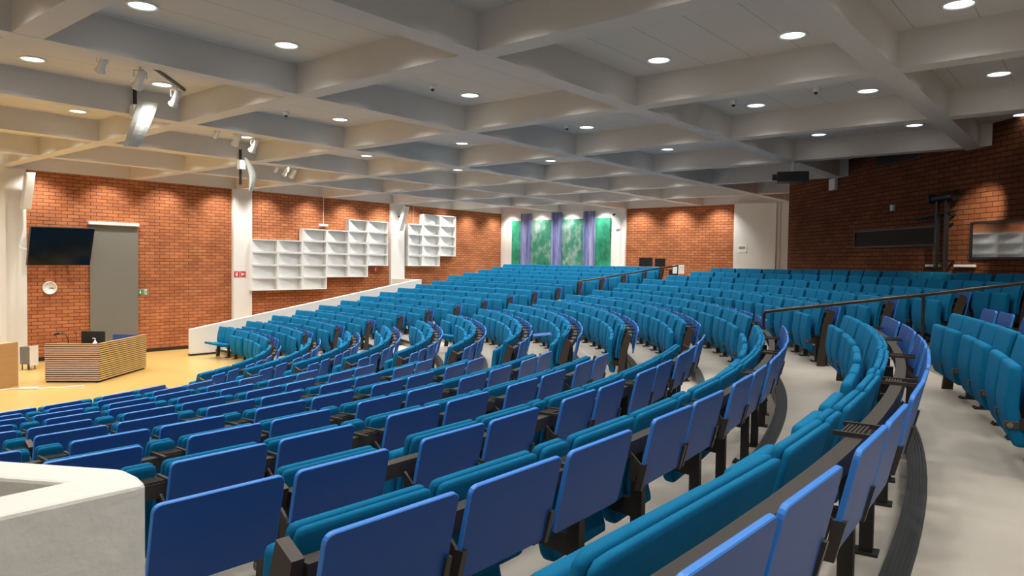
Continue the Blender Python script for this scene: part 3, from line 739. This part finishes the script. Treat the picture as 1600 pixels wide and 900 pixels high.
def man(ox, oy, s):
    q = lambda L: [(ox + x * s, oy + y * s) for x, y in L]
    return [disc(ox + .12 * s, oy + .78 * s, .12 * s), q([(-.15, .05), (.1, .0), (.2, .55), (.0, .62)]), q([(-.5, -.75), (-.32, -.8), (.1, .05), (-.1, .12)]), q([(.05, .05), (.42, -.25), (.36, -.72), (.2, -.7), (.24, -.32), (-.1, -.05)]),
            q([(.12, .5), (.5, .2), (.44, .1), (.08, .34)]), q([(.0, .6), (-.42, .42), (-.5, .1), (-.4, .08), (-.3, .34), (.0, .42)])]
sign('exit_sign', 'green and white exit sign with arrow beside the grey blind', 'sign', (XW, 9.205, 1.75), .3, .15, [
    ('panel', 'sign_white', [R4(-.15, .15, -.075, .075)], .002), ('green_field', 'green', [R4(-.145, -.005, -.07, .07), R4(.115, .145, -.07, .07), R4(.005, .04, -.07, .07)], .006),
    ('arrow', 'sign_white', [R4(-.087, -.063, -.02, .05), [(-.115, -.01), (-.075, -.055), (-.035, -.01)]], .010), ('door_figure', 'green', man(.078, .0, .062), .010)])
def firesign(label, c, kind, s=.20):
    h = s / 2
    if kind == 'ext': sym = [R4(-.022, .022, -.07, .035), R4(-.012, .012, .035, .055), [(-.012, .055), (.04, .07), (.04, .058), (.0, .045)], R4(-.045, -.035, -.03, .05)]
    elif kind == 'hose': sym = [disc(-.02, .0, .035), [(.0, .03), (.06, .005), (.06, -.01), (.0, .0)], R4(-.055, -.045, -.07, .07)]
    else: sym = [R4(-.02, .02, -.05, .05), [(-.05, .01), (-.02, .04), (-.02, .02)]]
    sign('fire_sign', label, 'sign', c, s, s, [('red_field', 'red', [R4(-h, h, -h, h)], .002), ('symbol', 'sign_white', sym, .006)])
firesign('red fire extinguisher sign, nearer the stage of two on the white column', (XW + .12, 12.04, 2.25), 'ext', .19)
firesign('red fire hose sign, farther from the stage of two on the white column', (XW + .12, 12.25, 2.25), 'hose', .19)
firesign('small red fire sign on brick under the stepped white acoustic boxes', (XW, 17.75, 2.42), 'ext', .22)
# relief boxes: 39 shallow white boxes with sloping inner faces
FX = XW + .02
def relief(y0, y1, z0, z1, label, group):
    t = thing('acoustic_box', label, 'acoustic panel', (FX, (y0 + y1) / 2, z0), 0, group); w = (y1 - y0) / 2 - .003; h = z1 - z0 - .006; d = .22; k = .028
    b = MB(); b.box(0, d, -w, -w + k, 0, h); b.box(0, d, w - k, w, 0, h); b.box(0, d, -w + k, w - k, 0, k); b.box(0, d, -w + k, w - k, h - k, h); b.box(0, .01, -w + k, w - k, k, h - k); b.obj('frame', 'white_gloss', t)
    b = MB(); a, c = -w + k + .001, w - k - .001; b.hexa([(d - .008, a, k + .001), (.03, c, k + .001), (.02, c, k + .001), (.02, a, k + .001), (d - .008, a, h - k - .001), (.03, c, h - k - .001), (.02, c, h - k - .001), (.02, a, h - k - .001)]); b.obj('sloping_face', 'white_gloss', t)
for gname, ys, spans, zs in (('larger', [12.48, 13.44, 14.38, 15.37, 16.30, 17.19, 18.16], [(0, 4), (0, 4), (0, 5), (1, 5), (1, 6), (2, 6)], [1.72 + .4167 * i for i in range(7)]),
                             ('smaller', [19.16, 19.95, 20.90, 21.83], [(2, 6), (2, 7), (3, 7)], [1.715 + .417 * i for i in range(8)])):
    for c, (r0, r1) in enumerate(spans):
        for r in range(r0, r1):
            relief(ys[c], ys[c + 1], zs[r], zs[r + 1], 'white sloped acoustic box, %s column, %s from the bottom, %s stepped cluster' % (ORD[c + 1], ORD[r - r0 + 1], gname), 'white acoustic boxes on the left brick wall')
def column_speaker(label, p0, p1, rz):
    o = Vector(p0); t = thing('column_speaker', label, 'loudspeaker', o, 0); d = Vector(p1) - o
    c, s_ = math.cos(rz), math.sin(rz)
    def q(x, y, f): return (x * c - y * s_ + d.x * f, x * s_ + y * c + d.y * f, d.z * f)
    b = MB(); b.hexa([q(-.09, -.10, 0), q(.09, -.10, 0), q(.09, .10, 0), q(-.09, .10, 0), q(-.09, -.10, 1), q(.09, -.10, 1), q(.09, .10, 1), q(-.09, .10, 1)]); b.obj('cabinet', 'white_gloss', t)
    b = MB(); b.hexa([q(.092, -.085, .03), q(.098, -.085, .03), q(.098, .085, .03), q(.092, .085, .03), q(.092, -.085, .97), q(.098, -.085, .97), q(.098, .085, .97), q(.092, .085, .97)]); b.obj('grille', 'white', t)
    b = MB(); m_ = Vector(q(-.09, 0, .6)); b.box(-.30, m_.x + .01, m_.y - .02, m_.y + .02, m_.z - .03, m_.z + .03); b.obj('bracket', 'black', t)
column_speaker('white column loudspeaker tilted on the stage-end white column', (-21.08, 6.20, 3.92), (-20.98, 6.27, 4.83), 0)
column_speaker('white column loudspeaker tilted on the middle white column by acoustic boxes', (-21.10, 18.62, 3.90), (-21.0, 18.86, 4.83), 0)
def wall_dev(name, label, cat, c, s, mat='white_gloss'): return box_thing(name, label, cat, c, s, 0, mat)
def pendant(label, x, y, z0, z1, box_):
    t = thing('ceiling_sensor', label, 'sensor', (x, y, z0))
    b = MB(); b.tube([(0, 0, 0), (0, 0, z1 - z0)], .008, 6); b.obj('conduit', 'white', t)
    if box_: b = MB(); b.box(-.06, .06, -.16, .16, -.06, .02, 0, .008); b.obj('housing', 'white_gloss', t)
pendant('white sensor on a thin conduit above the larger acoustic cluster', XW + .08, 15.33, 3.98, SOFFIT, True)
pendant('thin white conduit above the smaller acoustic cluster', XW + .03, 19.6, 4.22, SOFFIT, False)

# ------------------------------------------------------------------ back wall
for i, (x0, x1, sd) in enumerate(((-20.75, -20.0, 1.3), (-19.66, -18.50, 2.1), (-18.0, -16.85, 3.4), (-16.3, -15.6, 4.2))):
    m_ = art('green_paint_%d' % i, (.004, .10, .05), (.015, .25, .13) if i in (0, 3) else (.03, .20, .12), (.05, .42, .26) if i in (0, 3) else (.36, .40, .38), .55, .38, sd); M['g%d' % i] = m_
    b = MB(); b.box(0, x1 - x0, -.06, 0, 0, 2.95, 0); o = b.obj('wall_picture', 'g%d' % i); o.location = (x0, YB - .032, 1.65)
    tag(o, 'abstract green canvas on the white wall, %s from the left' % ORD[i + 1], 'painting', 'green abstract canvases on the far wall')
for i, (x0, x1, sd) in enumerate(((-20.2, -19.64, 5.1), (-18.52, -17.98, 6.3), (-16.88, -16.32, 7.7))):
    M['p%d' % i] = art('violet_weave_%d' % i, (.06, .075, .22), (.15, .17, .36), (.38, .36, .55), 6.0, .25, sd)
    b = MB(); b.box(0, x1 - x0, -.02, 0, 0, 3.25, 0); o = b.obj('wall_hanging', 'p%d' % i); o.location = (x0, YB - .12, 1.65)
    tag(o, 'tall blue violet textile strip between green canvases, %s from the left' % ORD[i + 1], 'banner', 'blue violet strips on the far wall')
b = MB(); b.box(-15.06, -14.9, YB - .10, YB, 1.6, SOFFIT); struct('trim_back', b, 'white')
def sec_cam(label, p, aim):
    p = Vector(p); d = (Vector(aim) - p).normalized(); t = thing('security_camera', label, 'camera', p)
    b = MB(); b.tube([d * .0, d * .16], .035, 10); b.obj('body', 'black', t)
    b = MB(); b.tube([(0, 0, .03), (0, .12, .10)], .014, 8); b.obj('wall_mount', 'white_gloss', t)
sec_cam('small black security camera high at the right end of the white wall', (-15.35, 24.86, 4.72), (-12, 10, 2))
box_thing('wall_thermostat', 'small pale device below the camera on the white wall', 'sensor', (-15.30, YB - .05, 4.13), (.16, .04, .07), 0, 'white_gloss')
b = MB(); b.box(-.17, .17, -.006, 0, 0, .30); o = b.obj('notice_sign', 'sign_white'); o.location = (-10.10, YB - .142, 3.22); tag(o, 'white paper notice taped to the broad white column', 'notice')
b = MB(); b.box(-.11, .11, -.003, 0, .17, .20); b.box(-.11, .11, -.003, 0, .13, .145); b.obj('text_lines', 'grey', o).location = (0, -.007, 0)
t = thing('control_desk', 'dark control desk against the far brick wall behind the top row', 'desk', (-13.3, 24.4, Zf(-4)))
b = MB(); b.box(-.85, .85, -.35, .35, .70, .73); b.obj('top', 'black', t)
for q in (-.82, .80): b = MB(); b.box(q, q + .03, -.33, .33, 0, .70); b.obj('side_panel', 'black', t)
def desk_monitor(label, x, w, h):
    t = thing('desk_monitor', label, 'monitor', (x, 24.35, Zf(-4) + .732))
    b = MB(); b.box(-w / 2, w / 2, -.02, .02, .10, .10 + h, 0, .006); b.obj('screen', 'black', t)
    b = MB(); b.box(-.10, .10, -.09, .09, 0, .012); b.box(-.02, .02, .02, .04, .012, .25); b.obj('stand', 'black', t)
desk_monitor('black monitor on the control desk, left one of two', -13.62, .56, .33)
desk_monitor('black monitor on the control desk, right one of two', -13.02, .42, .31)
t = thing('folding_chair', 'pale wooden chair standing beside the far aisle handrail', 'chair', (-11.75, 23.4, Zf(-4)), .6)
b = MB(); b.box(-.23, .23, -.23, .22, .44, .47, 0, .008); b.obj('seat', 'sign_white', t)
b = MB(); b.box(-.21, .21, .20, .225, .60, .90, 0, .008); b.obj('backrest', 'sign_white', t)
for lx, ly, lz in ((-.21, -.2, .44), (.21, -.2, .44), (-.21, .212, .88), (.21, .212, .88)): b = MB(); b.tube([(lx, ly, 0), (lx, ly, lz)], .013, 8); b.obj('leg', 'black', t)

# ------------------------------------------------------------------ right brick wall
rzW = math.radians(-45)
WU = Vector((.7071, -.7071, 0)); WN = Vector((-.7071, -.7071, 0))
def wp(x, y, z, d=0.0):     # nearest point on the wall for plan position x, y
    e = (WD - x - y) / 2; return Vector((x + e, y + e, z)) + WN * d
def wall_local(name, label, cat, p0): return thing(name, label, cat, p0, rzW)    # local x along the wall, -y into the room
def bwin(name, p, w, h, gm):
    t = thing(name, None, None, p, rzW); t['kind'] = 'structure'; f = .04
    b = MB(); b.box(-f, w + f, -.03, .0, -f, 0); b.box(-f, w + f, -.03, 0, h, h + f); b.box(-f, 0, -.03, 0, 0, h); b.box(w, w + f, -.03, 0, 0, h); b.obj('window_frame', 'black', t)
    b = MB(); b.box(0, w, -.012, -.004, 0, h); b.obj('pane', gm, t)
bwin('window_1', wp(-4.652, 18.252, 3.235), 2.76, .33, 'glass_dark')
bwin('window_2', wp(-1.985, 15.585, 2.965), 2.2, .605, 'glass')
b = MB(); b.box(0, 1.35, -.012, 0, 0, .26); o = b.obj('ventilation_opening', 'black'); o.location = wp(-4.14, 17.74, 5.01); o.rotation_euler = (0, 0, rzW); tag(o, 'black ventilation opening high on the dark brick wall', 'vent')
def wallbox(name, label, cat, p, w, h, d, mat='white_gloss'):
    b = MB(); b.box(-w / 2, w / 2, -d, 0, 0, h, 0, .008); o = b.obj(name, mat); o.location = p; o.rotation_euler = (0, 0, rzW); return tag(o, label, cat)
wallbox('access_point', 'small white box with a lamp high on the dark brick wall', 'sensor', wp(-5.37, 18.97, 4.66), .28, .28, .08)
wallbox('motion_sensor', 'tiny white motion sensor on dark brick above the narrow window', 'sensor', wp(-3.66, 17.26, 3.98), .10, .13, .06)
wallbox('wall_luminaire', 'white strip light on brick above the last row, left of the stand', 'light', wp(-2.69, 16.29, 2.78), .42, .05, .06)
wallbox('wall_luminaire', 'white strip light on brick above the last row, right of the stand', 'light', wp(-2.08, 15.68, 2.78), .52, .05, .06)
t = wall_local('wall_mounted_stand', 'black steel frame with two uprights and drum fixed to the dark brick wall', 'frame', wp(-2.41, 16.01, 2.76, .17))
for q in (-.13, .13):
    b = MB(); b.box(q - .028, q + .028, -.03, .03, 0, 1.30); b.box(q - .02, q + .02, .03, .17, .12, .16); b.box(q - .02, q + .02, .03, .17, 1.0, 1.04); b.obj('upright', 'black', t)
b = MB(); b.tube([(-.33, 0, 1.34), (.33, 0, 1.36)], .075, 12); b.tube([(-.33, 0, 1.34), (-.27, 0, 1.34)], .095, 12); b.tube([(.27, 0, 1.36), (.33, 0, 1.36)], .095, 12); b.obj('drum', 'black', t)
b = MB(); b.tube([(-.95, .06, .99), (.42, -.02, 1.07)], .022, 8); b.tube([(-.95, .06, .99), (-.10, .08, .86), (.16, .06, .84)], .012, 8); b.obj('cross_arm', 'black', t)

# ------------------------------------------------------------------ things under the ceiling
t = thing('ceiling_projector', 'black projector hanging under the beam before the dark brick wall', 'projector', (-5.20, 15.40, 4.51), math.radians(20))
b = MB(); b.box(-.31, .31, -.24, .24, 0, .20, 0, .015); b.obj('body', 'black', t)
b = MB(); b.tube([(-.31, -.10, .10), (-.40, -.10, .10)], .07, 14); b.obj('lens', 'black', t)
b = MB(); b.tube([(0, 0, .20), (0, 0, .43)], .03, 10); b.tube([(0, 0, .31), (.12, 0, .40)], .012, 8); b.obj('mount', 'white_gloss', t)
def curved_speaker(label, x, y, ztop, aim, lean=.0):
    t = thing('hanging_loudspeaker', label, 'loudspeaker', (x, y, ztop - .78))
    b = MB(); b.tube([(.03, 0, 0), (.03, 0, .77)], .028, 10); b.obj('pole', 'dark_steel', t)
    b = MB(); b.box(.0, .14, -.07, .07, .33, .53, 0, .01); b.obj('bracket', 'white_gloss', t)
    b = MB(); n = 12; vs = []; ca, sa = math.cos(aim), math.sin(aim)
    for i in range(n + 1):
        f = i / n; z = -.13 + .72 * f; bow = .10 * math.sin(PI * f) ; wd = .155 - .055 * (1 - f) ** 2 - .02 * f
        for (px, py) in ((.16 + bow, -wd), (.20 + bow * 1.25, -wd * .5), (.21 + bow * 1.35, 0), (.20 + bow * 1.25, wd * .5), (.16 + bow, wd), (.14 + bow * .6, wd * .7), (.14 + bow * .6, -wd * .7)):
            px += .06 * (1 - f) - .05 * f
            py2 = py + lean * (f - .3); vs.append((px * ca - py2 * sa, px * sa + py2 * ca, z))
    fs = [(i * 7 + k, i * 7 + (k + 1) % 7, (i + 1) * 7 + (k + 1) % 7, (i + 1) * 7 + k) for i in range(n) for k in range(7)]
    b.add(vs, fs + [tuple(range(7)), tuple(n * 7 + k for k in range(7))[::-1]], 0, False); b.obj('cabinet', 'speaker_white', t)
curved_speaker('white curved loudspeaker hanging nearest, under the ceiling at upper left', -11.62, 4.87, 5.32, -.25, .26)
curved_speaker('white curved loudspeaker hanging farther off, seen edge-on under the ceiling', -14.88, 8.47, 5.16, .9)
def spotlight(label, p, aim, group, k=1.0):
    p = Vector(p); t = thing('stage_spotlight', label, 'spotlight', p, 0, group); d = (Vector(aim) - p).normalized()
    c = Vector((0, 0, -.15))
    b = MB(); b.lathe([(.0, -.13 * k), (.05 * k, -.12 * k), (.058 * k, .0), (.058 * k, .10 * k), (.085 * k, .16 * k), (.08 * k, .17 * k), (.05 * k, .12 * k), (0, .11 * k)], c, d, 16); b.obj('lamp_head', 'white_gloss', t)
    s_ = d.cross(Vector((0, 0, 1))).normalized() * .085 * k
    b = MB(); b.tube([c + s_, s_ + Vector((0, 0, -.055)), -s_ + Vector((0, 0, -.055)), c - s_], .010 * k, 6); b.tube([(0, 0, 0), (0, 0, -.055)], .022 * k, 8); b.obj('yoke', 'white_gloss', t)
gs = 'white stage spotlights on ceiling tracks'
t = thing('lighting_track', 'white lighting track on the ceiling holding two spotlights at upper left', 'track', (-10.6, 4.6, CTOP - .035))
b = MB(); p1, p2 = Vector((-10.06, 4.46, CTOP - .022)), Vector((-11.02, 5.36, CTOP - .022)); o = Vector((-10.6, 4.6, CTOP - .035)); b.tube([p1 - o, p2 - o], .022, 6); b.obj('rail', 'grey', t)
ST = (-18.5, 6.0, 1.2)
E2 = [('alone left of the nearest track', (160, 99), .78), ('near end of the nearest track', (219, 122), .95), ('far end of the nearest track', (275, 152), .88), ('middle cluster, leftmost', (339, 207), .7), ('middle cluster, second', (371, 217), .95), ('middle cluster, third', (398, 227), 1.0), ('far cluster, leftmost', (433, 263), .7), ('far cluster, second', (447, 267), .9), ('far cluster, third', (459, 270), 1.0)]
def unproj(u, v, z):
    d = rt * ((u - 800) / 1128.78) - up * ((v - 450) / 1128.78) + fwd; return Vector((0, 0, EYE)) + d * ((z - EYE) / d.z)
for nm, (u_, v_), k in E2:
    p = unproj(u_, v_, CTOP - .15); p.z = CTOP
    spotlight('white stage spotlight under the ceiling, %s' % nm, p, (p.x - 2.5, p.y + .2, 3.3), gs, k)
def detector(label, u_, v_):
    p = unproj(u_, v_, CTOP); t = thing('smoke_detector', label, 'detector', (p.x, p.y, CTOP))
    b = MB(); b.lathe([(.06, 0), (.06, -.03), (.04, -.055), (0, -.06)], (0, 0, 0), (0, 0, 1), 14); b.obj('head', 'white_gloss', t)
    b = MB(); b.lathe([(.03, -.05), (.022, -.085), (0, -.09)], (0, 0, 0), (0, 0, 1), 10); b.obj('sensor', 'dark_steel', t)
for lab, u_, v_ in (('small ceiling detector in the bay above the front aisle', 676, 133), ('small ceiling detector in the bay behind the hanging loudspeaker', 447, 175), ('small ceiling detector in a bay over the middle block', 886, 196),
                    ('small ceiling detector between two downlights over the near aisle', 1275, 138), ('small ceiling detector left of a downlight over the near aisle', 1146, 158)): detector(lab, u_, v_)

# ------------------------------------------------------------------ light
spot((-1.75, 14.1, 4.75), 330, math.radians(46), .8, .04, (1, .85, .66), (-2.0, 15.6, 3.45))
w = D.worlds.new('world'); bpy.context.scene.world = w; w.use_nodes = True
bg = w.node_tree.nodes['Background']; bg.inputs['Color'].default_value = (1.0, .95, .88, 1); bg.inputs['Strength'].default_value = .30
sc = bpy.context.scene
sc.view_settings.view_transform = 'Standard'; sc.view_settings.look = 'None'; sc.view_settings.exposure = 0.0
sc.cycles.use_denoising = True
sc.cycles.max_bounces = 8; sc.cycles.diffuse_bounces = 5; sc.cycles.glossy_bounces = 3
